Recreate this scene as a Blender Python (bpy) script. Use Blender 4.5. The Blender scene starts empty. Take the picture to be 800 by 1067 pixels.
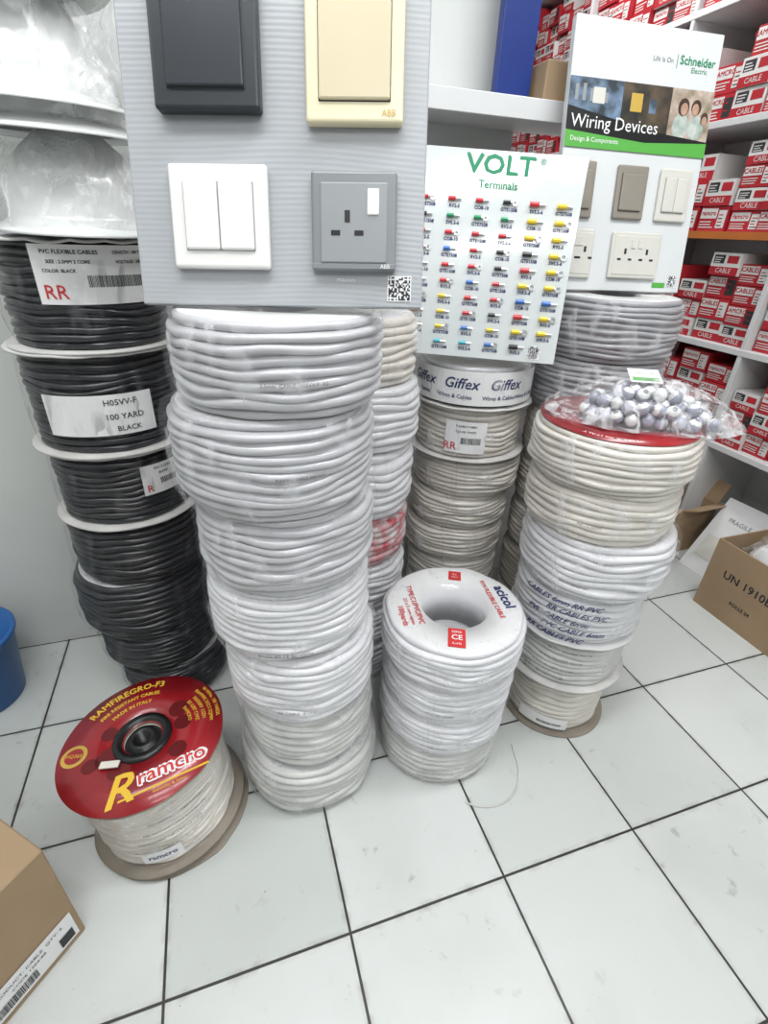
import bpy, bmesh, math, random
from math import sin, cos, pi, atan2, radians
from mathutils import Vector, Matrix, noise
random.seed(7)
scene = bpy.context.scene
H = 1.43
# ------------------------------------------------------------------ materials
def mk(name, col, rough=0.5, metal=0.0, var=0.0, vscale=8.0, bump=0.0, bscale=40.0, coat=0.0, col2=None, spec=0.5, stretch=None, emis=0):
    m = bpy.data.materials.new(name); m.use_nodes = True
    nt = m.node_tree; b = nt.nodes['Principled BSDF']
    b.inputs['Base Color'].default_value = (*col, 1)
    b.inputs['Roughness'].default_value = rough
    b.inputs['Metallic'].default_value = metal
    b.inputs['Coat Weight'].default_value = coat
    b.inputs['Coat Roughness'].default_value = 0.12
    b.inputs['Specular IOR Level'].default_value = spec
    tc = nt.nodes.new('ShaderNodeTexCoord')
    src = tc.outputs['Object']
    if stretch:
        mp = nt.nodes.new('ShaderNodeMapping'); mp.inputs['Scale'].default_value = stretch
        nt.links.new(src, mp.inputs[0]); src = mp.outputs[0]
    n = nt.nodes.new('ShaderNodeTexNoise'); n.inputs['Scale'].default_value = vscale; n.inputs['Detail'].default_value = 5
    nt.links.new(src, n.inputs['Vector'])
    r = nt.nodes.new('ShaderNodeValToRGB')
    c2 = col2 if col2 else tuple(c*(1-var) for c in col)
    r.color_ramp.elements[0].position = 0.35; r.color_ramp.elements[1].position = 0.65
    r.color_ramp.elements[0].color = (*c2, 1); r.color_ramp.elements[1].color = (*col, 1)
    nt.links.new(n.outputs['Fac'], r.inputs[0]); nt.links.new(r.outputs[0], b.inputs['Base Color'])
    if bump > 0:
        n2 = nt.nodes.new('ShaderNodeTexNoise'); n2.inputs['Scale'].default_value = bscale; n2.inputs['Detail'].default_value = 3
        nt.links.new(src, n2.inputs['Vector'])
        bp = nt.nodes.new('ShaderNodeBump'); bp.inputs['Strength'].default_value = bump; bp.inputs['Distance'].default_value = 0.01
        nt.links.new(n2.outputs['Fac'], bp.inputs['Height']); nt.links.new(bp.outputs[0], b.inputs['Normal'])
    if emis:
        b.inputs['Emission Color'].default_value = (*col, 1); b.inputs['Emission Strength'].default_value = emis
    return m

def mk_film(name, base=0.12, streak=0.3, scale=14, tint=(.95,.96,.98), rough=0.12, bump=0.6, zs=.45, lo=.52, hi=.72):
    m = bpy.data.materials.new(name); m.use_nodes = True
    nt = m.node_tree; b = nt.nodes['Principled BSDF']; out = nt.nodes['Material Output']
    b.inputs['Base Color'].default_value = (*tint, 1); b.inputs['Roughness'].default_value = rough
    tr = nt.nodes.new('ShaderNodeBsdfTransparent'); mx = nt.nodes.new('ShaderNodeMixShader')
    tc = nt.nodes.new('ShaderNodeTexCoord')
    mp = nt.nodes.new('ShaderNodeMapping'); mp.inputs['Scale'].default_value = (1, 1, zs); mp.inputs['Rotation'].default_value=(.35,.2,0)
    nt.links.new(tc.outputs['Object'], mp.inputs[0])
    n = nt.nodes.new('ShaderNodeTexNoise'); n.inputs['Scale'].default_value = scale; n.inputs['Detail'].default_value = 4; n.inputs['Distortion'].default_value = 1.2
    nt.links.new(mp.outputs[0], n.inputs['Vector'])
    r = nt.nodes.new('ShaderNodeMapRange'); r.inputs['From Min'].default_value = lo; r.inputs['From Max'].default_value = hi
    r.inputs['To Min'].default_value = base; r.inputs['To Max'].default_value = base+streak
    nt.links.new(n.outputs['Fac'], r.inputs['Value']); nt.links.new(r.outputs[0], mx.inputs[0])
    bp = nt.nodes.new('ShaderNodeBump'); bp.inputs['Strength'].default_value = bump; bp.inputs['Distance'].default_value = .02
    nt.links.new(n.outputs['Fac'], bp.inputs['Height']); nt.links.new(bp.outputs[0], b.inputs['Normal'])
    nt.links.new(tr.outputs[0], mx.inputs[1]); nt.links.new(b.outputs[0], mx.inputs[2]); nt.links.new(mx.outputs[0], out.inputs[0])
    return m

M = {}
M['cab_grey'] = mk('cable_grey', (.49,.49,.51), .30, var=.10, coat=.6)
M['cab_white'] = mk('cable_white', (.69,.69,.71), .30, var=.08, coat=.6)
M['cab_dusty'] = mk('cable_dusty', (.62,.62,.595), .5, var=.25, coat=.2)
M['cab_cream'] = mk('cable_cream', (.70,.66,.595), .36, var=.12, coat=.45)
M['cab_beige'] = mk('cable_beige', (.60,.55,.47), .42, var=.12, coat=.3)
M['cab_dgrey'] = mk('cable_dgrey', (.36,.36,.38), .38, var=.12, coat=.4)
M['cab_black'] = mk('cable_black', (.014,.016,.020), .34, var=.2, coat=.4)
M['cab_redprint'] = mk('cable_redprint', (.62,.57,.57), .35, coat=.3, vscale=26, col2=(.50,.03,.05))
M['paper'] = mk('paper_white', (.68,.68,.68), .6, var=.08)
M['paper_dirty'] = mk('paper_dirty', (.60,.59,.57), .7, var=.2, vscale=12)
M['board_tan'] = mk('kraft_flange', (.30,.26,.21), .8, var=.25)
M['red'] = mk('label_red', (.40,.012,.02), .3, var=.5, vscale=4, coat=.5)
M['red_p'] = mk('sticker_red', (.58,.03,.03), .4, var=.1)
M['dkred'] = mk('tomato_red', (.13,.004,.006), .35, var=.3, vscale=12)
M['yellow'] = mk('print_yellow', (.70,.44,.04), .4)
M['gold'] = mk('print_gold', (.50,.33,.06), .4)
M['ink'] = mk('ink_black', (.015,.015,.02), .5)
M['inkblue'] = mk('ink_blue', (.02,.03,.12), .5)
M['inkred'] = mk('ink_red', (.55,.04,.04), .5)
M['white'] = mk('print_white', (.78,.78,.78), .5)
M['hub'] = mk('hub_black', (.008,.008,.009), .3)
M['green'] = mk('print_green', (.01,.24,.11), .5)
M['lime'] = mk('print_lime', (.08,.36,.05), .5)
M['film'] = mk_film('shrink_film', .04, .26, 16, tint=(.88,.88,.91), zs=.3, lo=.55, hi=.68, bump=.9, rough=.09)
M['film_dk'] = mk_film('shrink_film_clear', .04, .26, 20, tint=(.20,.20,.21), rough=.1, bump=1.0, zs=.35, lo=.55, hi=.7)
M['film2'] = mk_film('bag_film', .10, .42, 15, tint=(.85,.86,.87), bump=1.0, lo=.50, hi=.68, zs=.6)
M['pouch'] = mk_film('pouch_film', .08, .45, 22, tint=(.8,.8,.82), bump=1.0, rough=.08, lo=.50, hi=.64)
M['cardboard'] = mk('cardboard', (.36,.25,.15), .8, var=.12, vscale=5)
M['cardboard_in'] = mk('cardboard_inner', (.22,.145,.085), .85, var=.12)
M['tape'] = mk('tape', (.42,.34,.24), .3, coat=.3)
M['hat'] = mk('hat_plastic', (.74,.76,.75), .25, var=.03, coat=.4)
M['wall'] = mk('wall_paint', (.60,.62,.60), .65, var=.06, vscale=2.5, bump=.05, bscale=60)
M['wallw'] = mk('laminate_white', (.66,.67,.67), .4, var=.04, vscale=3)
M['shelfwood'] = mk('shelf_white', (.64,.64,.64), .4, var=.05)
M['orange'] = mk('shelf_orange', (.50,.15,.03), .5, var=.1)
M['blue'] = mk('blue_panel', (.008,.03,.20), .4, var=.1)
M['bluepl'] = mk('blue_plastic', (.02,.12,.36), .35, var=.1)
M['sw_black'] = mk('switch_charcoal', (.022,.026,.032), .35, var=.1)
M['sw_black2'] = mk('switch_charcoal_key', (.028,.032,.040), .3, var=.1)
M['sw_beige'] = mk('switch_beige', (.74,.67,.46), .3, var=.03)
M['sw_beige2'] = mk('switch_beige_key', (.56,.49,.34), .35, var=.03)
M['sw_white'] = mk('switch_white', (.76,.76,.73), .25, var=.02)
M['sw_grey'] = mk('switch_grey', (.20,.215,.225), .35, var=.04)
M['sw_grey2'] = mk('switch_grey_in', (.26,.275,.285), .35, var=.04)
M['sw_taupe'] = mk('switch_taupe', (.25,.225,.19), .4, var=.04)
M['sw_cream'] = mk('switch_cream', (.60,.59,.54), .35, var=.03)
M['metal'] = mk('tinned_metal', (.6,.6,.6), .3, metal=.8)
M['ball'] = mk('cap_bluegrey', (.36,.37,.47), .3, var=.3, vscale=20, coat=.3)
M['bx_red'] = mk('box_red', (.47,.02,.03), .45, var=.25, vscale=4)
M['bx_white'] = mk('box_white', (.68,.66,.64), .5, var=.08)
M['bx_dark'] = mk('box_label_dark', (.03,.03,.03), .5)
M['fix'] = mk('fixture_white', (.8,.8,.8), .5)
M['tube'] = mk('tube_glow', (1,.98,.95), .5, emis=5)
for n_, c_ in dict(t_red=(.6,.03,.04), t_yel=(.8,.6,.03), t_blu=(.03,.15,.5), t_grn=(.02,.3,.12), t_blk=(.02,.02,.02), t_org=(.75,.2,.03), t_cyan=(.05,.45,.55)).items():
    M[n_] = mk('terminal_'+n_[2:], c_, .35)
M['ph1'] = mk('photo_city', (.16,.24,.36), .4, vscale=25, col2=(.02,.03,.04))
M['ph2'] = mk('photo_night', (.10,.07,.04), .4, vscale=18, col2=(.012,.012,.012))
M['ph3'] = mk('photo_people', (.52,.42,.36), .4, vscale=30, col2=(.22,.18,.12))
M['skin'] = mk('photo_faces', (.48,.30,.21), .4, vscale=60, var=.35)
M['hair'] = mk('photo_hair', (.07,.035,.02), .4, vscale=50, var=.5)
M['shirt'] = mk('photo_shirt', (.50,.53,.50), .4, vscale=40, col2=(.25,.33,.28))

def wavy():
    m = mk('board_grey_wavy', (.37,.385,.405), .38, var=.03, vscale=2)
    nt = m.node_tree; b = nt.nodes['Principled BSDF']
    tc = nt.nodes.new('ShaderNodeTexCoord'); w = nt.nodes.new('ShaderNodeTexWave')
    w.bands_direction = 'Z'; w.inputs['Scale'].default_value = 40; w.inputs['Distortion'].default_value = 16
    w.inputs['Detail'].default_value = 0; w.inputs['Detail Scale'].default_value = .07
    bp = nt.nodes.new('ShaderNodeBump'); bp.inputs['Strength'].default_value = .07; bp.inputs['Distance'].default_value = .004
    nt.links.new(tc.outputs['Object'], w.inputs[0]); nt.links.new(w.outputs['Fac'], bp.inputs['Height']); nt.links.new(bp.outputs[0], b.inputs['Normal'])
    return m
M['wavy'] = wavy()
M['acrylic'] = mk('acrylic_white', (.64,.68,.68), .05, var=.02, coat=1.0)
M['sboard'] = mk('board_white', (.64,.66,.665), .35, var=.03, vscale=2)

def floor_mat():
    m = bpy.data.materials.new('floor_tiles'); m.use_nodes = True
    nt = m.node_tree; b = nt.nodes['Principled BSDF']; L = nt.links.new
    def N(t, **k):
        n = nt.nodes.new(t)
        for a, v in k.items(): setattr(n, a, v)
        return n
    def math_(op, a, bb=None, c=None):
        n = N('ShaderNodeMath', operation=op)
        for i, x in enumerate((a, bb, c)):
            if x is None: continue
            if isinstance(x, (int, float)): n.inputs[i].default_value = x
            else: L(x, n.inputs[i])
        return n.outputs[0]
    tc = N('ShaderNodeTexCoord'); sep = N('ShaderNodeSeparateXYZ'); L(tc.outputs['Object'], sep.inputs[0])
    a = radians(19); T = .405; ox, oy = -.035, .528
    def axis(cx, cy, off):
        x = math_('MULTIPLY', sep.outputs[0], cx/T); y = math_('MULTIPLY', sep.outputs[1], cy/T)
        return math_('ADD', math_('ADD', x, y), off+40.0)
    p = axis(cos(a), sin(a), -(ox*cos(a)+oy*sin(a))/T)
    q = axis(-sin(a), cos(a), -(-ox*sin(a)+oy*cos(a))/T)
    def edge(v):
        f = math_('FRACT', v); g = math_('SUBTRACT', 1.0, f); return math_('MINIMUM', f, g)
    e = math_('MINIMUM', edge(p), edge(q))
    grout = N('ShaderNodeMapRange'); L(e, grout.inputs['Value']); grout.inputs['From Min'].default_value = .0055; grout.inputs['From Max'].default_value = .009
    cmb = N('ShaderNodeCombineXYZ'); L(math_('FLOOR', p), cmb.inputs[0]); L(math_('FLOOR', q), cmb.inputs[1])
    wn = N('ShaderNodeTexWhiteNoise'); L(cmb.outputs[0], wn.inputs['Vector'])
    def noise_(sc, det, ro, dist=0):
        n = N('ShaderNodeTexNoise'); n.inputs['Scale'].default_value = sc; n.inputs['Detail'].default_value = det; n.inputs['Roughness'].default_value = ro; n.inputs['Distortion'].default_value = dist; L(tc.outputs['Object'], n.inputs['Vector']); return n.outputs['Fac']
    def rng(x, a0, a1, b0, b1):
        r = N('ShaderNodeMapRange'); L(x, r.inputs['Value']); r.inputs['From Min'].default_value = a0; r.inputs['From Max'].default_value = a1; r.inputs['To Min'].default_value = b0; r.inputs['To Max'].default_value = b1; return r.outputs[0]
    n1 = noise_(2.2, 4, .5); n2 = noise_(22, 6, .55, .3); n4 = noise_(70, 4, .6, .3)
    base = N('ShaderNodeMix', data_type='RGBA'); base.inputs[6].default_value = (.50,.525,.505,1); base.inputs[7].default_value = (.59,.61,.595,1); L(wn.outputs['Value'], base.inputs[0])
    d1 = N('ShaderNodeMix', data_type='RGBA'); d1.inputs[7].default_value = (.36,.37,.35,1); L(rng(n1, .45, .75, 0, .4), d1.inputs[0]); L(base.outputs[2], d1.inputs[6])
    # faint round smudges, dark specks, grime gathered next to the joints
    r2m = math_('MULTIPLY', rng(n2, .62, .72, 0, .55), rng(n1, .45, .60, 0, 1))
    spk = math_('MULTIPLY', rng(n4, .68, .74, 0, .8), rng(n2, .45, .6, 0, 1))
    jd = math_('MULTIPLY', rng(e, 0, .035, .5, 0), rng(n2, .42, .6, 0, 1))
    dd = math_('MINIMUM', math_('ADD', math_('ADD', r2m, spk), jd), .8)
    d2 = N('ShaderNodeMix', data_type='RGBA'); d2.inputs[7].default_value = (.22,.205,.18,1); L(dd, d2.inputs[0]); L(d1.outputs[2], d2.inputs[6])
    g = N('ShaderNodeMix', data_type='RGBA'); g.inputs[6].default_value = (.028,.026,.024,1); L(grout.outputs[0], g.inputs[0]); L(d2.outputs[2], g.inputs[7])
    L(g.outputs[2], b.inputs['Base Color'])
    L(rng(n1, 0, 1, .22, .5), b.inputs['Roughness'])
    bp = N('ShaderNodeBump'); bp.inputs['Strength'].default_value = .5; bp.inputs['Distance'].default_value = .003; L(grout.outputs[0], bp.inputs['Height']); L(bp.outputs[0], b.inputs['Normal'])
    return m
M['floor'] = floor_mat()

# ------------------------------------------------------------------ mesh builder
_tc = {}
def text_geo(s, size, align='CENTER'):
    k = (s, align)
    if k not in _tc:
        c = bpy.data.curves.new('t', 'FONT'); c.body = s; c.size = 1; c.align_x = align; c.align_y = 'CENTER'; c.resolution_u = 2
        o = bpy.data.objects.new('t', c); scene.collection.objects.link(o)
        dg = bpy.context.evaluated_depsgraph_get(); me = o.evaluated_get(dg).to_mesh()
        _tc[k] = ([tuple(v.co) for v in me.vertices], [tuple(p.vertices) for p in me.polygons])
        o.evaluated_get(dg).to_mesh_clear(); bpy.data.objects.remove(o); bpy.data.curves.remove(c)
    v, f = _tc[k]
    return [(a[0]*size, a[1]*size) for a in v], f
_bc = {}
def bev(size, off, seg=2):
    k = (tuple(round(s, 5) for s in size), round(off, 5), seg)
    if k not in _bc:
        bm = bmesh.new(); bmesh.ops.create_cube(bm, size=1)
        for v in bm.verts: v.co = Vector((v.co.x*size[0], v.co.y*size[1], v.co.z*size[2]))
        if off > 0: bmesh.ops.bevel(bm, geom=list(bm.edges), offset=off, segments=seg, affect='EDGES', profile=.5)
        bm.verts.index_update()
        _bc[k] = ([tuple(v.co) for v in bm.verts], [tuple(v.index for v in f.verts) for f in bm.faces]); bm.free()
    return _bc[k]
def plan(o, U, V):
    o = Vector(o); U = Vector(U).normalized(); V = Vector(V); V = (V-U*V.dot(U)).normalized(); Nn = U.cross(V)
    return lambda u, v, w=0: o+U*u+V*v+Nn*w
def cylm(a0, z0, R): return lambda u, v, w=0: Vector(((R+w)*cos(a0+u/R), (R+w)*sin(a0+u/R), z0+v))
def arcm(a0, rad, z, cx=0, cy=0): return lambda u, v, w=0: Vector((cx+(rad+v)*cos(a0-u/rad), cy+(rad+v)*sin(a0-u/rad), z+w))
ident = plan((0,0,0), (1,0,0), (0,1,0))
class MB:
    def __init__(s, name): s.name = name; s.v = []; s.f = []; s.m = []; s.sm = []; s.mats = []
    def mi(s, mat):
        m = M[mat] if isinstance(mat, str) else mat
        if m not in s.mats: s.mats.append(m)
        return s.mats.index(m)
    def add(s, vs, fs, mat, smooth=False):
        o = len(s.v); s.v += [tuple(x) for x in vs]; i = s.mi(mat)
        for f in fs: s.f.append(tuple(a+o for a in f)); s.m.append(i); s.sm.append(smooth)
    def rect(s, fn, u0, v0, u1, v1, mat, w=0, nu=1):
        vs = []
        for i in range(nu+1):
            u = u0+(u1-u0)*i/nu; vs += [fn(u, v0, w), fn(u, v1, w)]
        s.add(vs, [(2*i, 2*i+2, 2*i+3, 2*i+1) for i in range(nu)], mat)
    def text(s, fn, t, size, u, v, mat, w=.0008, align='CENTER', sx=1.0, shear=0, bold=0):
        vs, fs = text_geo(t, size, align)
        s.add([fn(u+a*sx+b*shear, v+b, w) for a, b in vs], fs, mat)
        if bold:
            s.add([fn(u+bold+a*sx+b*shear, v+b, w+.0001) for a, b in vs], fs, mat)
            s.add([fn(u+a*sx+b*shear, v+bold+b, w+.0002) for a, b in vs], fs, mat)
    def box(s, fn, u, v, w, size, mat, off=0.0, seg=2, rot=0):
        vs, fs = bev(size, off, seg); c, d = cos(rot), sin(rot)
        s.add([fn(u+a*c-b*d, v+a*d+b*c, w+k) for a, b, k in vs], fs, mat)
    def lathe(s, prof, mats, seg=96, pert=None, closed=False, fn=None, smooth=True):
        n = len(prof); vs = []
        for j in range(seg):
            a = 2*pi*j/seg
            for i, (r, z) in enumerate(prof):
                if pert: r, z = pert(a, r, z, i)
                p = (r*cos(a), r*sin(a), z); vs.append(fn(*p) if fn else p)
        o = len(s.v); s.v += [tuple(x) for x in vs]
        for j in range(seg):
            k = (j+1) % seg
            for i in range(n if closed else n-1):
                i2 = (i+1) % n
                s.f.append((o+j*n+i, o+k*n+i, o+k*n+i2, o+j*n+i2))
                mm = mats[i] if isinstance(mats, (list, tuple)) else mats
                s.m.append(s.mi(mm)); s.sm.append(smooth)
    def qr(s, fn, u, v, size, w=.001, n=15):
        s.rect(fn, u-size*.55, v-size*.55, u+size*.55, v+size*.55, 'white', w)
        c = size/n
        for i in range(n):
            for j in range(n):
                corner = (i < 4 or i > n-5) and (j < 4 or j > n-5) and not (i > n-5 and j < 4)
                on = (not (i in (1, n-2) or j in (1, n-2))) if corner else random.random() < .5
                if on: s.rect(fn, u-size/2+i*c, v-size/2+j*c, u-size/2+(i+1)*c, v-size/2+(j+1)*c, 'ink', w+.0004)
    def barcode(s, fn, u0, v0, u1, v1, w):
        u = u0
        while u < u1:
            d = random.choice((.0008, .0012, .002)); s.rect(fn, u, v0, min(u+d, u1), v1, 'ink', w); u += d+random.choice((.0008, .0014))
    def build(s, loc=(0,0,0), rotz=0, mat4=None):
        me = bpy.data.meshes.new(s.name); me.from_pydata(s.v, [], s.f)
        for m in s.mats: me.materials.append(m)
        me.polygons.foreach_set('material_index', s.m); me.polygons.foreach_set('use_smooth', s.sm); me.update()
        o = bpy.data.objects.new(s.name, me); scene.collection.objects.link(o)
        if mat4: o.matrix_world = mat4
        else: o.location = loc; o.rotation_euler = (0, 0, rotz)
        return o

# ------------------------------------------------------------------ coils
def coil(x, y, z0, z1, R, n, cab, top='paper', rin=.075, flange=None, film='film', name='cable_coil', deco=None, seed=None, core=None):
    h = z1-z0; mb = MB(name); sd = seed if seed is not None else random.random()*50
    fl = .005 if flange else 0
    a, b = fl+.001, h-fl-.001; p = (b-a)/n
    prof = [(rin, a)]; mats = [cab]; ids = [-1]
    Rin = R-.004
    for i in range(n):
        zc = a+(i+.5)*p; e = abs(2*(i+.5)/n-1)
        Rc = Rin-.024*e**6 if not flange else Rin-.004*e**4
        for k in range(7):
            ph = radians(-88+176*k/6)
            prof.append((Rc-p*.55+p*.55*cos(ph), zc+p*.485*sin(ph))); mats.append(cab); ids.append(i)
    ids.append(-2); prof.append((R-.036, h-fl-.0005)); mats[-1] = top; mats.append(top)
    prof.append((rin, h-fl-.0005)); ids.append(-2); mats.append(core or cab)
    def pert(an, r, z, i):
        d = ids[i]
        if d >= 0:
            q = noise.noise(Vector((cos(an)*1.6, sin(an)*1.6, d*.45+sd)))
            q2 = noise.noise(Vector((cos(an)*2.2+9, sin(an)*2.2, d*.9+sd)))
            big = noise.noise(Vector((cos(an)*1.1, sin(an)*1.1, sd+4)))
            edge = min(1, 4*min(z-a, b-z)/h)
            return r+q2*.006+big*.006-.003, z+q*p*.75*edge
        return r, z
    mats = (mats+[cab]*len(prof))[:len(prof)]
    mb.lathe(prof, mats, 112, pert, closed=True)
    if flange:
        for zz, s_ in ((0, 1), (h-fl, 2)):
            fr = R+.014
            def pf(an, r, z, i, s_=s_):
                if r > R*.8:
                    r += .005*noise.noise(Vector((cos(an)*1.5, sin(an)*1.5, sd+s_)))
                    if s_ == 2: z -= .010*abs(noise.noise(Vector((cos(an)*2, sin(an)*2, sd+s_*3))))
                return r, z
            mb.lathe([(rin, zz), (R-.02, zz), (fr, zz), (fr, zz+fl), (R-.02, zz+fl), (rin, zz+fl)], [flange, flange, flange, top if s_ == 2 else flange, top if s_ == 2 else flange, flange], 96, pf, closed=True)
    if film:
        fp = [(R*.55, .0005), (R-.03, .0005), (R-.008, .009)]+[(R+.001-.006*abs(2*k/8-1)**4, .018+(h-.036)*k/8) for k in range(9)]+[(R-.008, h-.009), (R-.03, h+.0), (R*.6, h+.0)]
        if flange: fp = fp[2:13]
        def pw(an, r, z, i):
            if r > R-.01:
                r += .005*noise.noise(Vector((cos(an)*6, sin(an)*6, z*12+sd)))+.003*abs(noise.noise(Vector((cos(an)*16, sin(an)*16, z*14+sd))))+.0015
            return r, z
        mb.lathe(fp, film, 144, pw)
    if deco: deco(mb, atan2(-y, -x), h, R)
    return mb.build((x, y, z0))

def d_text(s, size, zf=.5, du=0, mat='ink', sx=1.0, bold=0):
    def f(mb, a, h, R): mb.text(cylm(a, h*zf, R), s, size, du, 0, mat, w=.0012, sx=sx, bold=bold)
    return f
def d_label(du, wid, z0, z1, lines, bar=True, logo=None):
    def f(mb, a, h, R):
        fn = cylm(a, 0, R)
        mb.rect(fn, du-wid/2, h*z0, du+wid/2, h*z1, 'white', .0015, 16)
        hh = h*(z1-z0)
        for i, (t, sz, ou, ov) in enumerate(lines):
            mb.text(fn, t, sz, du+ou*wid, h*z0+hh*ov, 'ink', .0022, bold=.0004)
        if bar: mb.barcode(fn, du-.02*wid/.2, h*z0+hh*.30, du+wid*.38, h*z0+hh*.5, .0022)
        if logo: mb.text(fn, logo, hh*.34, du-wid*.36, h*z0+hh*.2, 'inkred', .0022, bold=.0008)
    return f
def multi(*fs):
    def f(mb, a, h, R):
        for g in fs: g(mb, a, h, R)
    return f

# main grey/white stack
mx, my = -.213, .985
tops = [1.30, 1.14, .945, .76, .57, .36, .175, 0]
cf = [('cab_grey', .206, 0, 9), ('cab_grey', .213, -.022, 11), ('cab_grey', .202, -.004, 10), ('cab_white', .199, -.012, 11), ('cab_white', .196, .010, 11), ('cab_dusty', .188, .018, 9), ('cab_dusty', .206, .016, 8)]
dec = [d_text('2.5mm  CABLE  H05VV-F  3G', .009, .42, .02), d_text('FLEXIBLE CABLE 300/500V', .008, .5, .04), None,
       d_text('arc/rc 60.12 2c  cable', .014, .22, -.02), d_text('RR CABLE  6.12 2c', .012, .3, -.02), None, None]
for i, (c, R, dx, n) in enumerate(cf):
    coil(mx+dx, my, tops[i+1], tops[i], R, n, c, deco=dec[i])

# four-coil stack with printed disc
def acicol(mb, a, h, R):
    z = h+.0012
    fn = plan((0, 0, z), (sin(.22), -cos(.22), 0), (cos(.22), sin(.22), 0))   # reads downwards
    mb.text(fn, 'acicol', .042, -.012, .148, 'inkblue', 0, bold=.0022)
    mb.text(fn, 'RVV FLEXIBLE CABLE', .0185, -.01, .111, 'inkred', 0, sx=.95, bold=.0007)
    mb.text(fn, 'TYPE:C1/PVC/PVC', .0205, -.02, -.108, 'inkred', 0, bold=.0007)
    mb.text(fn, '2.5 x 3 core sqmm', .014, .005, -.129, 'inkred', 0, bold=.0004)
    mb.text(fn, '100yards', .022, .02, -.150, 'inkred', 0, bold=.0007)
    fs = plan((0, 0, z), (1, -.1, 0), (.1, 1, 0))
    mb.box(fs, .0, .132, 0, (.036, .042, .001), 'red_p'); mb.text(fs, 'IEC', .010, 0, .137, 'white', .0012); mb.text(fs, '60227', .008, 0, .125, 'white', .0012)
    mb.box(fs, .005, -.128, 0, (.044, .066, .001), 'red_p'); mb.text(fs, 'ESMA', .011, .005, -.108, 'white', .0012); mb.text(fs, 'CE', .024, .005, -.128, 'white', .0012, bold=.0006); mb.text(fs, 'RoHS', .010, .005, -.149, 'white', .0012)
ax, ay = .206, 1.066
at = [.545, .41, .275, .14, 0]
for i, (c, R, dx, dy) in enumerate([('cab_white', .203, -.002, 0), ('cab_white', .196, 0, .004), ('cab_white', .191, -.006, 0), ('cab_dusty', .186, -.01, 0)]):
    coil(ax+dx, ay+dy, at[i+1], at[i], R, 8, c, rin=.092, deco=acicol if i == 0 else d_text('RVV CABLE 300/500V', .008, .4))

# right stack
def redtop(mb, a, h, R):
    mb.lathe([(.05, h+.0006), (R-.020, h+.0006), (R-.020, h+.0016), (.05, h+.0016)], 'red', 80, None, closed=True)
    mb.text(arcm(pi*.85, R-.05, h+.0022), 'HIGH QUALITY CABLES', .018, 0, 0, 'white', 0)
    mb.text(arcm(pi*.95, R-.08, h+.0022), '6 MM CABLE', .018, 0, 0, 'white', 0)
    mb.text(arcm(-pi*.65, R-.045, h+.0022), 'MADE IN ITALY', .018, 0, 0, 'white', 0)
def d_scrib(mb, a, h, R):
    random.seed(3)
    for r_ in range(5):
        mb.text(cylm(a, h*(.14+.18*r_), R), random.choice(['RR CABLES PVC', 'CABLES 6mm RR PVC', 'PVC CABLE 6mm']), .024, (r_ % 2)*.05-.03, 0, 'inkblue', .002, shear=.5, bold=.001)
def d_dots(mb, a, h, R):
    for r_ in range(4): mb.text(cylm(a, h*(.2+.2*r_), R), 'RR 6mm  RR CABLE  6mm RR', .010, r_*.02-.03, 0, 'ink', .002)
rx, ry = .600, 1.25
rt = [1.03, .90, .75, .575, .41, .23, 0]
rc = [('cab_cream', .213, -.010, 8, None), ('cab_cream', .202, -.005, 8, None), ('cab_white', .213, .02, 8, None), ('cab_white', .192, .01, 9, None), ('cab_dusty', .180, .012, 9, 'paper_dirty'), ('cab_cream', .162, .020, 10, 'board_tan')]
for i, (c, R, dx, n, fl) in enumerate(rc):
    coil(rx+dx, ry, rt[i+1], rt[i], R, n, c, flange=fl, deco=[redtop, d_text('PVC 2.5 SQMM', .009, .4), d_text('60227 IEC', .01, .3), d_scrib, d_dots, d_label(0, .16, .1, .3, [], True)][i], film=('film' if i != 5 else None))

# back centre stack
def d_gif(mb, a, h, R):
    fn = cylm(a, 0, R); mb.rect(fn, -.27, h*.08, .27, h*.92, 'white', .0015, 30)
    for u in (-.17, -.03, .11): mb.text(fn, 'Giffex', .044, u, h*.60, 'inkblue', .0022, shear=.25, bold=.0014)
    for u in (-.19, -.05, .09, .2): mb.text(fn, 'Wires & Cables', .017, u, h*.28, 'inkblue', .0022, bold=.0005)
bx, by = .275, 1.67
bt = [1.085, .965, .79, .65, .52, .39, .26, .13, 0]
for i in range(8):
    c = ['cab_white', 'cab_cream', 'cab_cream', 'cab_cream', 'cab_cream', 'cab_cream', 'cab_cream', 'cab_white'][i]
    coil(bx+[0, .0, .01, -.005, -.01, 0, 0, 0][i], by, bt[i+1], bt[i], [.19, .185, .19, .185, .188, .18, .18, .18][i], 9, c, flange='paper_dirty' if i in (1,) else None, top='paper_dirty',
         deco=[d_gif, d_label(0, .13, .15, .75, [('FLEXIBLE CABLE', .009, 0, .85), ('COLOR: WHITE', .009, 0, .68)], True, 'RR'), None, d_text('PVC CABLE 60227', .010, .5), None, None, None, None][i])

# stack behind the main one
hx, hy = -.105, 1.43
ht = [1.24, 1.07, .89, .675, .50, .33, .165, 0]
for i in range(7):
    coil(hx, hy, ht[i+1], ht[i], [.185, .2, .195, .185, .185, .18, .18][i], 8, ['cab_cream', 'cab_white', 'cab_white', 'cab_redprint', 'cab_white', 'cab_white', 'cab_white'][i])

# dark-grey stack on the far right
gx, gy = .68, 1.68
gt = [1.285, 1.11, .93, .75, .58, .40, .2, 0]
for i in range(7):
    coil(gx, gy, gt[i+1], gt[i], [.21, .205, .2, .2, .2, .2, .2][i], 11, ['cab_dgrey', 'cab_dgrey', 'cab_beige', 'cab_beige', 'cab_cream', 'cab_beige', 'cab_cream'][i])

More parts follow.
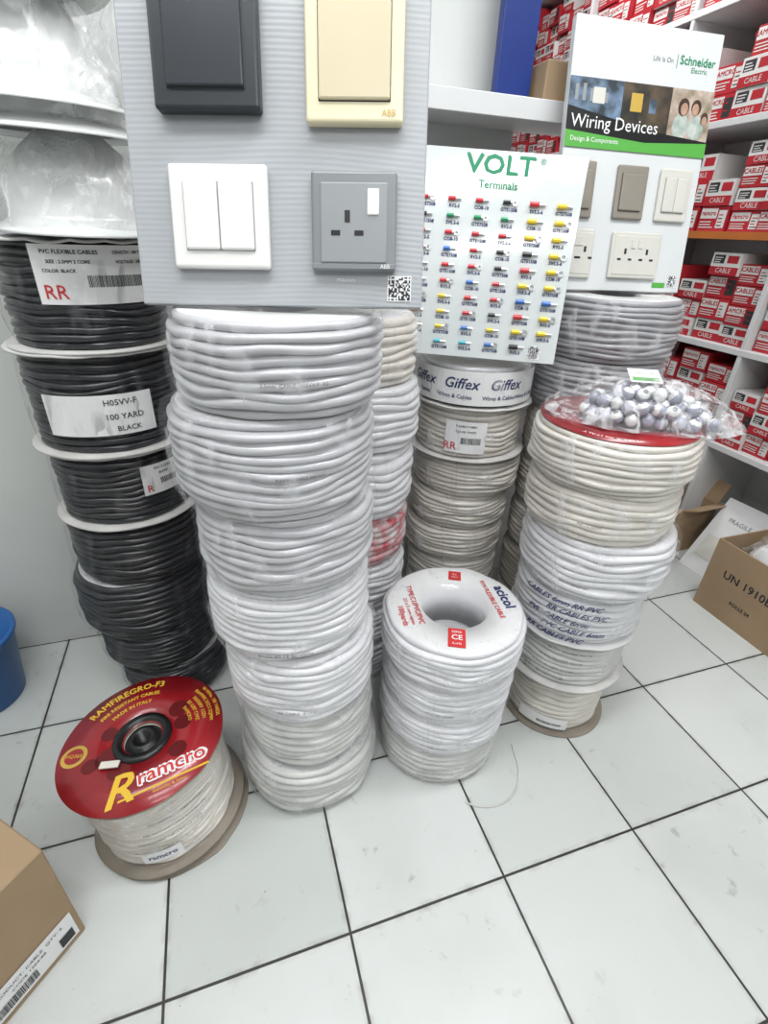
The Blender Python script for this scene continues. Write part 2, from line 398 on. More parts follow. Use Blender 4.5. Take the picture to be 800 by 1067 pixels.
# black stack
kx, ky = -.755, 1.31
kt = [1.39, 1.16, .91, .70, .50, .30, .15, 0]
lb = [multi(d_label(.03, .25, .45, .95, [('PVC FLEXIBLE CABLES', .011, -.2, .88), ('SIZE : 2.5MM 2 CORE', .009, -.22, .72), ('COLOR: BLACK', .009, -.3, .57), ('LENGTH : 100 YDS', .009, .28, .88), ('VOLTAGE : 500 V', .009, .28, .72)], True, 'RR')),
      d_label(-.03, .25, .22, .62, [('H05VV-F', .020, .2, .80), ('100 YARD', .020, .22, .45), ('BLACK', .018, .24, .15)], False),
      d_label(.09, .12, .4, .8, [('PVC 3 CORE', .009, 0, .85), ('BLACK', .009, 0, .68)], True, 'R'), None, None, None, None]
for i in range(7):
    coil(kx+[.01, 0, .0, .0, -.02, .0, .03][i], ky, kt[i+1], kt[i], [.182, .185, .18, .192, .205, .19, .18][i], [13, 13, 12, 10, 10, 8, 8][i], 'cab_black', flange='paper_dirty' if i < 3 else None,
         name='cable_spool' if i < 3 else 'cable_coil', deco=lb[i], top='paper', rin=.06, film='film_dk')

# red-topped spool on the floor
def ramtop(mb, a, h, R):
    z = h+.0012; rr = R+.014
    mb.lathe([(.045, h+.0002), (rr, h+.0002), (rr, h+.0012), (.045, h+.0012)], 'red', 96, None, closed=True)
    mb.lathe([(.0, h-.05), (.016, h-.05), (.018, h+.004), (.034, h+.004), (.038, h-.01), (.046, h-.01), (.050, h+.009), (.068, h+.009), (.070, h)], 'hub', 64)
    mb.text(arcm(radians(128), .168, z), 'RAMFIREGRO-F3', .026, 0, -.002, 'yellow', .0006, bold=.0014, sx=1.05)
    mb.text(arcm(radians(128), .138, z), 'FIRE RESISTANT CABLES', .0145, 0, 0, 'yellow', .0006, bold=.0009)
    mb.text(arcm(radians(128), .113, z), 'MADE IN ITALY', .0145, 0, 0, 'yellow', .0006, bold=.0009)
    for k, t in enumerate(['90 M/No. 100 YARDS', 'RAMFIRE 3X2.5 SQMM', '300/500V  LSZH', 'BS 6387 CWZ', 'RAMCRO']):
        mb.text(arcm(radians(38), .182-.017*k, z), t, .0125, 0, 0, 'yellow', .0006, bold=.0004)
    fn = plan((0, 0, z), (cos(.5), sin(.5), 0), (-sin(.5), cos(.5), 0))
    for du_, dv_ in ((-.003, 0), (.004, .003), (0, -.003)): mb.text(fn, 'ramcro', .052, .055+du_, -.114+dv_, 'white', .0009+abs(dv_)*.02, bold=.004)
    mb.text(fn, 'ramcro', .052, .055, -.113, 'inkred', .0018, bold=.0012)
    mb.text(fn, 'R', .11, -.055, -.125, 'yellow', .0014, shear=.35, bold=.003)
    mb.box(fn, .035, -.148, .0008, (.20, .005, .0006), 'yellow')
    mb.text(fn, 'Reliability & Safety', .010, .045, -.160, 'yellow', .001)
    mb.lathe([(0, z+.0008), (.028, z+.0008), (.03, z+.0004)], 'gold', 20, None, fn=lambda x_, y_, z_: Vector((x_-.148, y_-.05, z_)))
    mb.lathe([(0, z+.0012), (.021, z+.0012)], 'red', 24, None, fn=lambda x_, y_, z_: Vector((x_-.148, y_-.05, z_)))
    fs = plan((-.148, -.05, z), (1, .1, 0), (-.1, 1, 0)); mb.text(fs, 'HQ365', .013, 0, 0, 'yellow', .0016)
    for (px, py, pr) in [(-.06, -.055, .03), (-.02, -.085, .026), (.06, .085, .026), (.085, .045, .022), (-.095, -.075, .02), (.1, -.03, .022), (-.09, .01, .02)]:
        mb.lathe([(0, z+.0003), (pr, z+.0003)], 'dkred', 20, None, fn=lambda x_, y_, z_, px=px, py=py: Vector((x_+px, y_+py, z_)))
    mb.box(plan((-.045, -.075, h+.004), (1, .1, 0), (-.1, 1, 0)), 0, 0, .004, (.045, .018, .006), 'cab_cream', .002)
    fc = cylm(a, h*.22, R-.002); mb.rect(fc, -.09, -.012, .0, .028, 'white', .004, 8); mb.text(fc, 'ramcro', .022, -.045, .008, 'inkblue', .0048, bold=.0008)
    for r_ in range(4): mb.text(cylm(a, h*(.35+.12*r_), R), 'FIRE RESISTANT CABLE RAMCRO SPA', .009, .02*r_-.03, 0, 'ink', .002)
o = coil(-.553, .802, .008, .285, .180, 18, 'cab_cream', top='red', rin=.045, flange='board_tan', film='film', name='cable_spool', deco=ramtop)
o.rotation_euler = (radians(1.5), radians(-5), 0); o.location.z = .026
mb = MB('spool_flange'); mb.lathe([(.05, 0), (.195, 0), (.195, .005), (.05, .005)], 'board_tan', 72, lambda a, r, z, i: (r+(.006*noise.noise(Vector((cos(a)*3, sin(a)*3, 2))) if r > .1 else 0), z), closed=True)
mb.build((-.548, .81, .0005))

# ------------------------------------------------------------------ switch modules
def plate(mb, fn, u, v, w, h, fr, key, kind, d=.016, base=0):
    mb.box(fn, u, v, base+d/2, (w, h, d), fr, min(.005, w*.06), 3)
    top = base+d
    if kind == 'one':
        mb.box(fn, u, v, top, (w*.74, h*.70, .003), 'ink', .001, 1); mb.box(fn, u, v, top+.002, (w*.725, h*.685, .007), key, .003, 2)
    elif kind == 'two':
        mb.box(fn, u, v, top, (w*.72, h*.66, .003), 'sw_grey2', .001, 1)
        for s in (-1, 1): mb.box(fn, u+s*w*.178, v, top+.002, (w*.345, h*.645, .007), key, .003, 2)
    elif kind == 'socket':
        mb.box(fn, u, v-h*.02, top, (w*.78, h*.80, .004), key, .002, 2)
        t = top+.0022
        k = w/.16
        mb.box(fn, u-.012*k, v+.008*k, t, (.010*k, .020*k, .001), 'hub'); mb.box(fn, u-.034*k, v-.020*k, t, (.017*k, .0085*k, .001), 'hub'); mb.box(fn, u+.010*k, v-.020*k, t, (.017*k, .0085*k, .001), 'hub')
        mb.box(fn, u+.036*k, v+.032*k, t, (.022*k, .044*k, .004), 'sw_white', .002, 2)
        mb.box(fn, u, v-h*.455, top, (w*.99, h*.06, .002), fr, .001, 1)
    elif kind == 'double':
        mb.box(fn, u, v, top, (w*.9, h*.84, .003), key, .0015, 1); t = top+.0018
        for s in (-1, 1):
            cu = u+s*w*.22; k = h/.14
            mb.box(fn, cu, v+.012*k, t, (.008*k, .016*k, .001), 'ink'); mb.box(fn, cu-.02*k, v-.012*k, t, (.013*k, .006*k, .001), 'ink'); mb.box(fn, cu+.02*k, v-.012*k, t, (.013*k, .006*k, .001), 'ink')
            mb.box(fn, u+s*w*.07, v+.034*k, t, (.016*k, .026*k, .004), key, .001, 1)

# big grey display board (four plates)
mb = MB('switch_display_board')
o3 = Vector((-.424, .905, 1.304)); fn = plan(o3, (.472, .0, .012), (-.012, .25, 1))
W, Hh = .472, .62
mb.box(fn, W/2, Hh/2, -.009, (W, Hh, .018), 'wavy', .002, 1)
plate(mb, fn, .144, .130, .156, .150, 'sw_white', 'sw_white', 'two')
plate(mb, fn, .359, .126, .136, .144, 'sw_grey', 'sw_grey2', 'socket')
plate(mb, fn, .138, .358, .160, .17, 'sw_black', 'sw_black2', 'one', d=.024)
plate(mb, fn, .360, .348, .147, .178, 'sw_beige', 'sw_beige2', 'one', d=.02)
mb.text(fn, 'ABB', .012, .412, .271, 'gold', .0215); mb.text(fn, 'ABB', .009, .410, .060, 'white', .0186)
mb.qr(fn, .434, .030, .036)
mb.text(fn, 'Millenium', .008, .345, .042, 'white', .001)
mb.build()

# terminals board
mb = MB('terminal_display_board')
fv = plan((.020, 1.50, 1.122), (.44, -.02, -.014), (.075, .105, .50))
W, Hh = .452, .517
mb.box(fv, W/2, Hh/2, -.003, (W, Hh, .006), 'acrylic', .001, 1)
mb.text(fv, 'VOLT', .062, W*.5, Hh-.036, 'green', .001, sx=1.15, bold=.003); mb.text(fv, '®', .02, W*.5+.11, Hh-.02, 'green', .001)
mb.text(fv, 'Terminals', .026, W*.5, Hh-.080, 'green', .001, bold=.001)
def rod(mb, fn, u, v, l, r, mat, w, seg=8):
    vs = []; 
    for e in (-l/2, l/2):
        for k in range(seg):
            a = 2*pi*k/seg; vs.append(fn(u+e, v+r*cos(a), w+r+r*sin(a)))
    fs = [(k, (k+1) % seg, seg+(k+1) % seg, seg+k) for k in range(seg)]+[tuple(range(seg))[::-1], tuple(range(seg, 2*seg))]
    mb.add(vs, fs, mat)
def ring(mb, fn, u, v, R, r, mat, w):
    n = 14; vs = []
    for k in range(n):
        a = 2*pi*k/n
        for rr, ww in ((R+r, 0), (R+r, .002), (R-r, .002), (R-r, 0)): vs.append(fn(u+rr*cos(a), v+rr*sin(a), w+ww))
    fs = []
    for k in range(n):
        j = (k+1) % n
        for q in range(4): fs.append((k*4+q, j*4+q, j*4+(q+1) % 4, k*4+(q+1) % 4))
    mb.add(vs, fs, mat)
random.seed(11)
colm = ['RKRRKBOOKB', 'RGRBRRYYYC', 'RGRRRBRRBC', 'KGRKKRRKYB', 'RYYKRYBRYK', 'YYYYYYBYYB']
key = dict(R='t_red', G='t_grn', K='t_blk', B='t_blu', Y='t_yel', O='t_org', C='t_cyan')
for c in range(6):
    for r_ in range(10):
        if r_ == 9 and c in (0, 5): continue
        u = .040+c*.073; v = Hh-.118-r_*.040; big = .95 if c < 4 else 1.2
        cm = key[colm[c][r_]]
        rod(mb, fv, u-.004, v, .020*big, .0052*big, cm, .001)
        if (c+r_) % 3 == 0 or c == 5 and r_ % 2: ring(mb, fv, u+.019*big, v, .006*big, .002, 'metal', .003); rod(mb, fv, u+.009*big, v, .008, .0028, 'metal', .002)
        else: rod(mb, fv, u+.014*big, v, .016*big, .003, 'metal', .002)
        mb.text(fv, ['GTE7508', 'GTE1508', 'RV2-5', 'SV5.5-6', 'CO8-10'][(c*2+r_) % 5], .0115, u+.004, v-.0165, 'inkblue', .001, bold=.0008)
mb.qr(fv, W*.86, .028, .034)
mb.build()

# wiring devices board
mb = MB('wiring_devices_display_board')
fs_ = plan((.457, 1.625, 1.295), (.445, .10, -.004), (-.078, .10, .615))
W, Hh = .445, .645
mb.box(fs_, W/2, Hh/2, -.011, (W, Hh, .022), 'sboard', .002, 1)
g = lambda a: a*W
hv = lambda b: b*Hh
mb.rect(fs_, 0, hv(.62), g(.36), hv(.80), 'ph1', .0008); mb.rect(fs_, g(.36), hv(.62), g(.70), hv(.80), 'ph2', .0008); mb.rect(fs_, g(.70), hv(.60), W, hv(.80), 'ph3', .0008)
for k in range(5): mb.rect(fs_, g(.04+.05*k), hv(.72), g(.04+.05*k+.022), hv(.735+.05*random.random()), 'sw_grey2', .0011)
mb.rect(fs_, g(.16), hv(.715), g(.24), hv(.77), 'sw_cream', .0014)
mb.rect(fs_, g(.42), hv(.70), g(.50), hv(.765), 'gold', .0011); mb.rect(fs_, g(.55), hv(.70), g(.60), hv(.75), 'ph1', .0011)
for (a_, b_, q, r_, sy, w_) in ((.79, .665, 'shirt', .026, 1.2, .0012), (.90, .665, 'shirt', .026, 1.1, .0013), (.795, .735, 'hair', .0175, 1.2, .0016), (.885, .738, 'hair', .016, 1.15, .0016), (.80, .728, 'skin', .0115, 1.3, .002), (.88, .730, 'skin', .011, 1.3, .002), (.955, .70, 'hair', .012, 1.3, .0016), (.955, .693, 'skin', .009, 1.2, .002)):
    mb.lathe([(0, w_), (r_, w_)], q, 20, fn=lambda x_, y_, z_, a_=a_, b_=b_, sy=sy: fs_(g(a_)+x_, hv(b_)+y_*sy, z_))
vs = [fs_(0, hv(.56), .0029), fs_(W, hv(.56), .0029), fs_(W, hv(.615), .0029), fs_(g(.6), hv(.635), .0029), fs_(0, hv(.70), .0029)]
mb.add(vs, [(0, 1, 2, 3, 4)], 'hub')
vs = [fs_(0, hv(.555), .0032), fs_(W, hv(.555), .0032), fs_(W, hv(.61), .0032), fs_(g(.55), hv(.592), .0032), fs_(0, hv(.615), .0032)]
mb.add(vs, [(0, 1, 2, 3, 4)], 'lime')
mb.text(fs_, 'Wiring Devices', .043, g(.33), hv(.646), 'white', .0038); mb.text(fs_, 'Design & Components', .016, g(.2), hv(.585), 'white', .0038)
mb.text(fs_, 'Schneider', .028, g(.84), hv(.895), 'green', .001, bold=.0008); mb.text(fs_, 'Electric', .017, g(.86), hv(.865), 'green', .001)
mb.text(fs_, 'Life Is On', .016, g(.60), hv(.89), 'sw_grey', .001); mb.rect(fs_, g(.695), hv(.865), g(.699), hv(.915), 'green', .001)
plate(mb, fs_, g(.14), hv(.40), .085, .14, 'sw_taupe', 'sw_taupe', 'one', d=.01); plate(mb, fs_, g(.50), hv(.40), .098, .135, 'sw_taupe', 'sw_taupe', 'one', d=.01)
plate(mb, fs_, g(.82), hv(.40), .105, .135, 'sw_cream', 'sw_cream', 'two', d=.01)
plate(mb, fs_, g(.17), hv(.15), .10, .13, 'sw_cream', 'sw_cream', 'double', d=.01); plate(mb, fs_, g(.60), hv(.15), .165, .125, 'sw_cream', 'sw_cream', 'double', d=.01)
mb.qr(fs_, g(.93), hv(.05), .030); mb.rect(fs_, g(.78), hv(.02), g(.88), hv(.042), 'lime', .001)
mb.build()

# ------------------------------------------------------------------ hard hats
def hardhat(x, y, z, s=1.0, rz=0, tilt=0):
    mb = MB('hard_hat'); Rd, Hd = .132*s, .145*s; prof = []
    for k in range(13):
        ph = radians(2+88*k/12); prof.append((Rd*sin(ph)**.9, Hd*cos(ph)+.02))
    n0 = len(prof)
    prof += [(Rd+.003, .015), (Rd+.012, .008), (Rd+.030, .002), (Rd+.033, -.002), (Rd+.02, .0), (Rd-.002, .008)]
    def pert(a, r, z_, i):
        if i < n0:
            yv = r*sin(a); ridge = .011*math.exp(-(yv/.016)**2)+.006*math.exp(-((abs(yv)-.055)/.012)**2)
            k = min(1, z_/.06)
            return r*(1+.10*cos(a)**2)+ridge*.3, z_+ridge*k
        e = (i-n0)/3.0; e = min(e, 1)
        return r*(1+.10*cos(a)**2)+.035*e*max(0, cos(a))**2, z_-.012*e*max(0, cos(a))
    mb.lathe(prof, 'hat', 72, pert)
    mb.add([(0, 0, prof[0][1]+.011)]+[(prof[0][0]*cos(k*pi/4), prof[0][0]*sin(k*pi/4), prof[0][1]+.011) for k in range(8)], [(0, 1+k, 1+(k+1) % 8) for k in range(8)], 'hat', True)
    o = mb.build((x, y, z), rz); o.rotation_euler = (0, tilt, rz); return o
hardhat(-.705, 1.30, 1.408, 1.10, radians(-60))
hardhat(-.735, 1.29, 1.580, 1.10, radians(-50), .02)
hardhat(-.745, 1.29, 1.625, 1.08, radians(-55), .03)
hardhat(-.755, 1.29, 1.810, 1.05, radians(-50), .0)
def bag(name, x, y, z, prof, amp, seed, mat='film2', seg=120, sc=(1, 1)):
    mb = MB(name)
    def pert(a, r, zz, i):
        q = noise.noise(Vector((cos(a)*2.3, sin(a)*2.3, zz*16+seed)))+.6*noise.noise(Vector((cos(a)*6, sin(a)*6, zz*22+seed)))+.6*abs(noise.noise(Vector((cos(a)*14, sin(a)*14, zz*30+seed))))
        return max(.002, r+amp*q), zz
    mb.lathe(prof, mat, seg, pert, fn=lambda a, b, c: (a*sc[0], b*sc[1], c), smooth=False)
    return mb.build((x, y, z))
def dens(P, k=4):
    o = []
    for i in range(len(P)-1):
        for j in range(k): o.append(tuple(P[i][q]+(P[i+1][q]-P[i][q])*j/k for q in (0, 1)))
    return o+[P[-1]]
bag('plastic_bag', -.745, 1.29, 1.582, dens([(.03, 0), (.14, .0), (.185, .01), (.198, .04), (.190, .08), (.175, .12), (.158, .16), (.152, .20), (.170, .23), (.185, .27), (.170, .32), (.145, .38), (.08, .42), (.02, .45), (.05, .50)]), .016, 3)
bag('plastic_bag', -.705, 1.30, 1.394, dens([(.188, .0), (.194, .03), (.180, .06), (.165, .10), (.145, .14), (.12, .168)]), .010, 9)

# ------------------------------------------------------------------ bag of caps
mb = MB('bag_of_cable_caps'); random.seed(5)
def sphere(mb, c, r, mat, mat2):
    n = 12; prof = [(r*sin(pi*k/8)+1e-5, -r*cos(pi*k/8)) for k in range(9)]
    th, ps = random.uniform(0, 1.5), random.uniform(0, 6.28)
    R3 = Matrix.Rotation(ps, 3, 'Z') @ Matrix.Rotation(th, 3, 'X')
    mb.lathe(prof, [mat]*5+[mat2]*2+['sw_grey'], n, None, fn=lambda a, b, d: Vector(c)+R3 @ Vector((a, b, d)))
for lay, (ex, ey, zz) in enumerate([(.165, .085, .018), (.14, .062, .046), (.09, .035, .072)]):
    stp = .034; ny = int(ey/(stp*.87))
    for j in range(-ny, ny+1):
        nx = int(ex/stp)
        for i in range(-nx, nx+1):
            px = i*stp+(j % 2)*stp/2+(lay % 2)*.017; py = j*stp*.87
            if (px/ex)**2+(py/ey)**2 > 1.1: continue
            sphere(mb, (px+random.uniform(-.003, .003), py+random.uniform(-.003, .003), zz+random.uniform(0, .006)), .0165, random.choice(('ball', 'ball', 'hat')), random.choice(('hat', 'hat', 'ball')))
S2 = dens([(.004, -.0), (.09, .0), (.13, .001), (.16, .004), (.19, .010), (.182, .024), (.158, .052), (.12, .077), (.085, .094), (.05, .102), (.003, .104)], 3)
def pp(a, r, zz, i):
    q = noise.noise(Vector((cos(a)*3, sin(a)*3, zz*25)))+.6*noise.noise(Vector((cos(a)*9, sin(a)*9, zz*35)))
    return max(.003, r*(1+.14*cos(a)**2)+.016*q*(r/.19)), max(0, zz+.006*q)
mb.lathe(S2, 'pouch', 110, pp, fn=lambda a, b, c: (a*1.06, b*.70, c), smooth=False)
ft = plan((-.01, .03, .106), (1, .1, 0), (0, .9, .3)); mb.box(ft, 0, 0, 0, (.075, .06, .001), 'white'); mb.text(ft, 'CABLE CAPS', .010, 0, .010, 'lime', .001); mb.rect(ft, -.032, -.024, .032, -.008, 'lime', .001)
mb.build((.632, 1.22, 1.034), radians(-12))

# ------------------------------------------------------------------ shelves on the right
th = radians(18.7); eD = Vector((cos(th), sin(th), 0)); eS = Vector((-sin(th), cos(th), 0)); cpl = 2.246
Msh = Matrix(((eD.x, eS.x, 0, eD.x*cpl), (eD.y, eS.y, 0, eD.y*cpl), (0, 0, 1, 0), (0, 0, 0, 1)))
mb = MB('storage_shelving'); lv = [.575, 1.005, 1.465, 1.895, 2.33, 2.76]; S0, S1 = .9, 5.0; D = .40
for i, z in enumerate(lv):
    mb.box(ident, D/2, (S0+S1)/2, z, (D, S1-S0, .028), 'shelfwood', .002, 1)
    if i in (2,): mb.box(ident, -.004, (S0+S1)/2, z, (.006, S1-S0, .03), 'orange')
s = S0
while s <= S1+.01:
    mb.box(ident, D/2, s, 1.45, (D-.004, .022, 2.9), 'shelfwood', .002, 1); s += .82
mb.box(ident, D+.006, (S0+S1)/2, 1.45, (.01, S1-S0, 2.9), 'wallw')
mb.build(mat4=Msh)
mb = MB('stocked_carton_boxes'); random.seed(21)
def stock(mb, s, z, w, h):
    jit = random.uniform(0, .03); red = random.random() < .68
    vs, fs = bev((.26, w*.96, h*.97), 0); cx = jit+.02+.13; rz = random.uniform(-.05, .05)
    f2 = lambda a, b, c, cx=cx, s=s, rz=rz: (cx+a*cos(rz)-b*sin(rz), s+a*sin(rz)+b*cos(rz), z+h*.485+c)
    mb.add([f2(*v) for v in vs], fs, 'bx_red' if red else 'bx_white')
    fr = lambda u, v, w_=0: Vector(f2(-.13-w_, -u, v))
    W2, H2 = w*.48, h*.485
    if red:
        mb.rect(fr, -W2*.95, H2*.05, W2*.25, H2*.85, 'bx_white', .0008)
        mb.text(fr, random.choice(('RAMCRO', 'ramcro', 'CABLES')), min(.03, w*.17), -W2*.36, H2*.46, 'bx_red', .0014, bold=.001)
        mb.rect(fr, W2*.35, -H2*.7, W2*.92, H2*.7, random.choice(('bx_white', 'bx_dark', 'bx_white')), .0008)
        for k in range(3): mb.rect(fr, -W2*.9, -H2*(.25+.22*k), W2*random.uniform(-.1, .2), -H2*(.17+.22*k), 'bx_white', .0008)
        for k in range(4): mb.rect(fr, W2*.42, H2*(-.55+.28*k), W2*random.uniform(.6, .85), H2*(-.47+.28*k), 'bx_red' if k % 2 else 'bx_dark', .0014)
    else:
        mb.rect(fr, -W2, -H2, W2, -H2*.25, 'bx_red', .0008); mb.rect(fr, -W2*.85, H2*.05, -W2*.1, H2*.8, 'bx_dark', .0008); mb.rect(fr, W2*.1, H2*.1, W2*.85, H2*.75, 'bx_red', .0008)
        mb.text(fr, 'CABLE', min(.03, w*.18), 0, -H2*.6, 'bx_white', .0012)
        for k in range(3): mb.rect(fr, -W2*.78, H2*(.12+.2*k), -W2*random.uniform(.2, .4), H2*(.2+.2*k), 'bx_white', .0012)
for li, z in enumerate(lv):
    zz0 = z+.0145; lim = .385 if li < 5 else .3
    for bay in range(5):
        s = S0+.82*bay+.016; cnt = random.choice((5, 6, 6, 7)); w = (.82-.034)/cnt
        for c in range(cnt):
            h = random.choice((.085, .095, .105)); nst = int(lim/h)-random.choice((0, 0, 1))
            for k in range(nst): stock(mb, s+w/2, zz0+k*h, w-.002, h)
            s += w
mb.build(mat4=Msh)

# ------------------------------------------------------------------ cartons
def fr_from(a, b):
    a = Vector(a); b = Vector(b); return plan(a, b-a, (0, 0, 1)), (b-a).length
def open_carton(name, a, b, depth, h, flaps=True, txt=None, content=None):
    fn, L = fr_from(a, b); mb = MB(name); t = .006
    mb.box(fn, L/2, h/2, -t/2, (L, h, t), 'cardboard'); mb.box(fn, L/2, h/2, -depth+t/2, (L, h, t), 'cardboard')
    mb.box(fn, t/2, h/2, -depth/2, (t, h, depth-2*t), 'cardboard'); mb.box(fn, L-t/2, h/2, -depth/2, (t, h, depth-2*t), 'cardboard')
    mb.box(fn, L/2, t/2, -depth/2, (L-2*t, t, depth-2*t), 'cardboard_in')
    if flaps:
        for (p0, p1, out) in (((0, 0), (L, 0), (0, -.05, .075)), ((0, -depth), (L, -depth), (0, .1, -.05)), ((0, 0), (0, -depth), (-.07, .04, 0)), ((L, 0), (L, -depth), (.08, .04, 0))):
            vs = [fn(p0[0], h, p0[1]), fn(p1[0], h, p1[1]), fn(p1[0]+out[0], h+out[1], p1[1]+out[2]), fn(p0[0]+out[0], h+out[1], p0[1]+out[2])]
            nrm = (Vector(vs[1])-Vector(vs[0])).cross(Vector(vs[3])-Vector(vs[0])).normalized()*.003
            vv = [Vector(v)+nrm for v in vs]+[Vector(v)-nrm for v in vs]
            mb.add(vv, [(0, 1, 2, 3), (7, 6, 5, 4), (0, 4, 5, 1), (1, 5, 6, 2), (2, 6, 7, 3), (3, 7, 4, 0)], 'cardboard')
    if txt:
        for (s_, sz, u, v) in txt: mb.text(fn, s_, sz, L*u, h*v, 'ink', .001, bold=.0012)
    if content: content(mb, fn, L)
    return mb.build()
def white_bag(mb, fn, L):
    prof = dens([(.004, .40), (.06, .39), (.11, .36), (.145, .30), (.13, .22)], 3)
    mb.lathe(prof, 'film2', 60, lambda a, r, z, i: (r*(1+.22*noise.noise(Vector((cos(a)*2.5, sin(a)*2.5, z*20)))), z+.03*noise.noise(Vector((cos(a)*3, sin(a)*3, z*9+4)))), fn=lambda a, b, c: fn(L/2+a, c, -.15+b*.85), smooth=False)
    mb.lathe([(.004, .365), (.09, .35), (.12, .30), (.12, .12)], 'paper', 40, lambda a, r, z, i: (r*(1+.2*noise.noise(Vector((cos(a)*2, sin(a)*2, z*9)))), z), fn=lambda a, b, c: fn(L/2+a, c, -.15+b*.85))
open_carton('open_carton', (1.437, 1.83, 0), (1.565, 1.47, 0), .285, .34, False, [('UN 1910B', .050, .48, .60), ('ROLLS 24', .022, .5, .3)], white_bag)
open_carton('cardboard_carton', (1.375, 2.50, 0), (1.495, 2.21, 0), .25, .26, True)
def closed_carton(name, a, b, depth, h, label=None, z=0):
    fn, L = fr_from(a, b); mb = MB(name); mb.box(fn, L/2, h/2, -depth/2, (L, h, depth), 'cardboard', .003, 1)
    mb.box(fn, L/2, h/2, -depth/2, (.05, h+.002, depth+.002), 'tape')
    if label: label(mb, fn, L, h)
    o = mb.build(); o.location.z = z; return o
def lab(mb, fn, L, h):
    mb.rect(fn, L-.20, .02, L-.012, .11, 'white', .002)
    mb.text(fn, 'PRODUCT: CABLE  QTY: 6', .012, L-.105, .09, 'ink', .003); mb.text(fn, 'CODE 1204-88', .011, L-.11, .072, 'ink', .003)
    mb.barcode(fn, L-.18, .03, L-.10, .058, .003); mb.rect(fn, L-.05, .028, L-.02, .06, 'ink', .003)
closed_carton('cardboard_carton', (-.83, .11, 0), (-.645, .515, 0), .42, .34, lab)
closed_carton('cardboard_carton', (1.44, 2.88, 0), (1.54, 2.58, 0), .30, .34)
mb = MB('flat_white_carton'); fw = plan((1.52, 2.14, 0.001), (.10, -.22, .0), (.24, .11, .42))
mb.box(fw, .12, .20, -.006, (.24, .40, .010), 'paper', .002, 1); mb.rect(fw, .03, .08, .21, .20, 'sw_cream', .001); mb.text(fw, 'FRAGILE', .03, .12, .3, 'sw_grey', .001)
mb.build()

# blue bucket at left edge
mb = MB('blue_bucket'); mb.lathe([(.001, .004), (.115, .0), (.12, .004), (.15, .25), (.158, .25), (.158, .262), (.146, .262), (.115, .012), (.001, .012)], 'bluepl', 64)
mb.build((-1.33, 1.14, 0))

# loose wire scrap on floor
cu = bpy.data.curves.new('loose_wire', 'CURVE'); cu.dimensions = '3D'; cu.bevel_depth = .0024; sp_ = cu.splines.new('BEZIER')
pts = [(.27, .845), (.31, .835), (.36, .84), (.41, .87), (.445, .94), (.445, 1.04)]; sp_.bezier_points.add(len(pts)-1)
for p_, q_ in zip(sp_.bezier_points, pts): p_.co = (q_[0], q_[1], .003); p_.handle_left_type = p_.handle_right_type = 'AUTO'
ow = bpy.data.objects.new('loose_wire', cu); scene.collection.objects.link(ow); cu.materials.append(M['cab_dusty'])

# ------------------------------------------------------------------ room
def wall_line(x): return 1.793+.339*x
mb = MB('floor'); mb.box(ident, 1, 2, -.05, (9, 11, .1), 'floor'); mb.build()
mb = MB('ceiling'); mb.box(ident, 1, 2, 3.15, (9, 11, .1), 'wallw'); mb.build()
wd = Vector((1, .339, 0)).normalized(); wn = Vector((-wd.y, wd.x, 0))
def wall(name, x0, x1, z0, z1, mat, thick=.12, off=0.0):
    a = Vector((x0, wall_line(x0), 0))+wn*off; b = Vector((x1, wall_line(x1), 0))+wn*off; fn = plan(a, b-a, (0, 0, 1)); L = (b-a).length; mb = MB(name)
    mb.box(fn, L/2, (z0+z1)/2, -thick/2, (L, z1-z0, thick), mat); return mb.build()
wall('wall_back', -2.6, .36, 0, 3.1, 'wall', off=.03)
wall('wall_partition', .36, .84, 0, 1.66, 'wallw', off=.03)
# shelf board + brackets on the back wall
SZ = 1.735
a = Vector((-.3, wall_line(-.3), SZ)); fn = plan(a, wd, (0, 0, 1)); mb = MB('wall_shelf'); mb.box(fn, .60, 0, .06, (1.2, .05, .18), 'wallw', .002, 1)
for u in (.1, .9): mb.box(fn, u, -.055, .05, (.02, .06, .14), 'wallw')
mb.build()
mb = MB('notice_frame'); fn = plan(Vector((.36, wall_line(.36), 1.46))-wn*.002+wn*.03, wd, (0, 0, 1)); mb.box(fn, .16, .08, .004, (.26, .16, .008), 'ink', .001, 1); mb.rect(fn, .04, .01, .28, .15, 'white', .0085)
for k in range(4): mb.rect(fn, .06, .12-.028*k, .26, .128-.028*k, 'sw_grey', .0092)
mb.build()
fn = plan(a+Vector((0, 0, .026)), wd, (0, 0, 1)); mb = MB('blue_display_panel'); mb.box(fn, .62, .35, .06, (.11, .70, .03), 'blue', .004, 2); mb.rect(fn, .59, .5, .65, .6, 'bluepl', .0755)
mb.text(fn, 'CABLE', .024, .62, .40, 'white', .0755); mb.build()
mb = MB('cardboard_carton'); mb.box(fn, .79, .045, .06, (.20, .09, .13), 'cardboard', .003, 1); mb.box(fn, .79, .045, .06, (.03, .0915, .132), 'tape'); mb.build()
def swall(name, d0, s0, d1, s1, z1, mat, t=.1):
    p0 = Msh @ Vector((d0, s0, 0)); p1 = Msh @ Vector((d1, s1, 0)); fn = plan(p0, p1-p0, (0, 0, 1)); L = (p1-p0).length; mb = MB(name); mb.box(fn, L/2, z1/2, -t/2, (L, z1, t), mat); mb.build()
swall('wall_right', .45, 5.2, .45, -2.0, 3.1, 'wall')
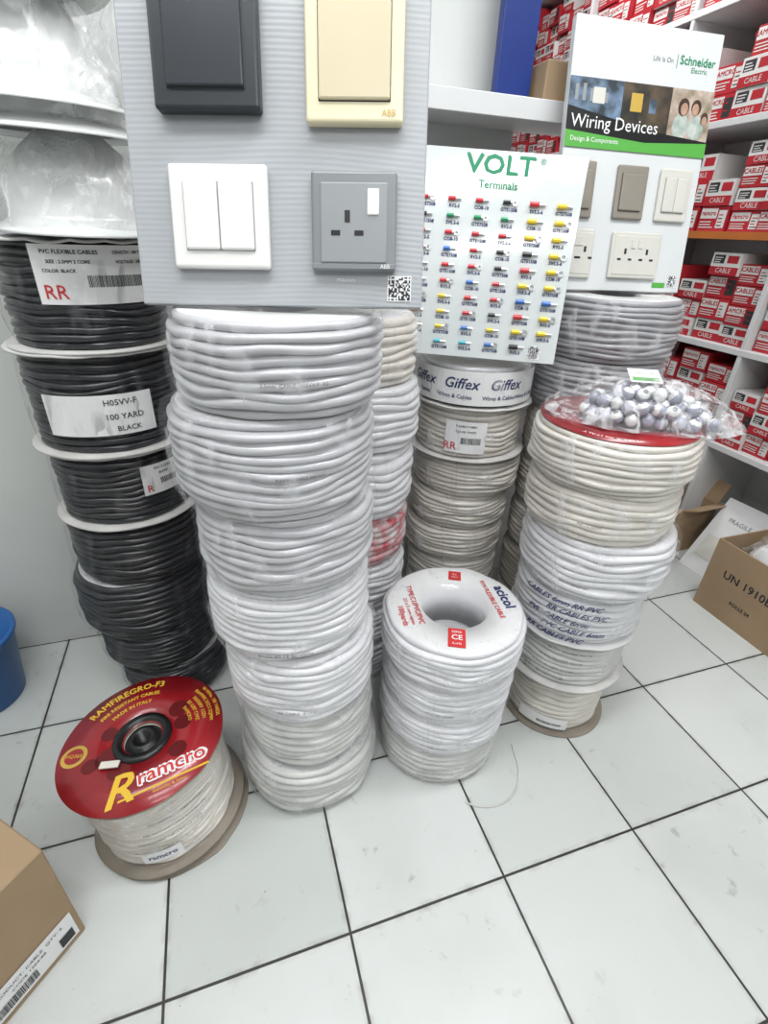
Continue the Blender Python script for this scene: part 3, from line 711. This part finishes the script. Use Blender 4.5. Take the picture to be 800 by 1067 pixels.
swall('wall_far', -2.6, 5.1, .45, 5.1, 3.1, 'wall')
swall('wall_left', -4.2, -2.0, -4.2, 2.2, 3.1, 'wall')

# ------------------------------------------------------------------ lights
def lamp(x, y, rz, e, L=1.25, wd_=.28):
    mb = MB('ceiling_light'); mb.box(ident, 0, 0, .04, (L, .30, .05), 'fix', .004, 1)
    for s_ in (-.07, .07): rod(mb, lambda u, v, w: Vector((u, v+s_, w)), 0, 0, L*.94, .014, 'tube', -.01)
    o = mb.build((x, y, 3.03), rz)
    l = bpy.data.lights.new('lamp', 'AREA'); l.shape = 'RECTANGLE'; l.size = L; l.size_y = wd_; l.energy = e; l.color = (.975, .99, 1)
    lo = bpy.data.objects.new('lamp_tube', l); scene.collection.objects.link(lo); lo.parent = o; lo.location = (0, 0, -.03)
lamp(-.3, .3, radians(19), 24); lamp(.9, .9, radians(19), 29); lamp(.2, -1.1, radians(19), 20); lamp(-1.5, .2, radians(19), 12); lamp(.75, 3.1, radians(109), 26); lamp(1.5, -.6, radians(19), 18)
lamp(.95, -2.05, radians(19), 14, 1.5, .14)
w = bpy.data.worlds.new('world'); scene.world = w; w.use_nodes = True
w.node_tree.nodes['Background'].inputs[0].default_value = (.92, .96, 1, 1); w.node_tree.nodes['Background'].inputs[1].default_value = .28
scene.view_settings.view_transform = 'Standard'; scene.view_settings.exposure = 0

# ------------------------------------------------------------------ camera
p = radians(29.5); rl = radians(2.5)
F = Vector((0, cos(p), -sin(p))); X = Vector((1, 0, 0)); U = Vector((0, sin(p), cos(p)))
R_ = X*cos(rl)+U*sin(rl); U_ = -X*sin(rl)+U*cos(rl)
cam = bpy.data.cameras.new('camera'); co = bpy.data.objects.new('camera', cam); scene.collection.objects.link(co)
co.matrix_world = Matrix(((R_.x, U_.x, -F.x, 0), (R_.y, U_.y, -F.y, 0), (R_.z, U_.z, -F.z, H), (0, 0, 0, 1)))
cam.sensor_fit = 'VERTICAL'; cam.sensor_height = 24; cam.lens = 24*520/1067; cam.clip_start = .02
scene.camera = co
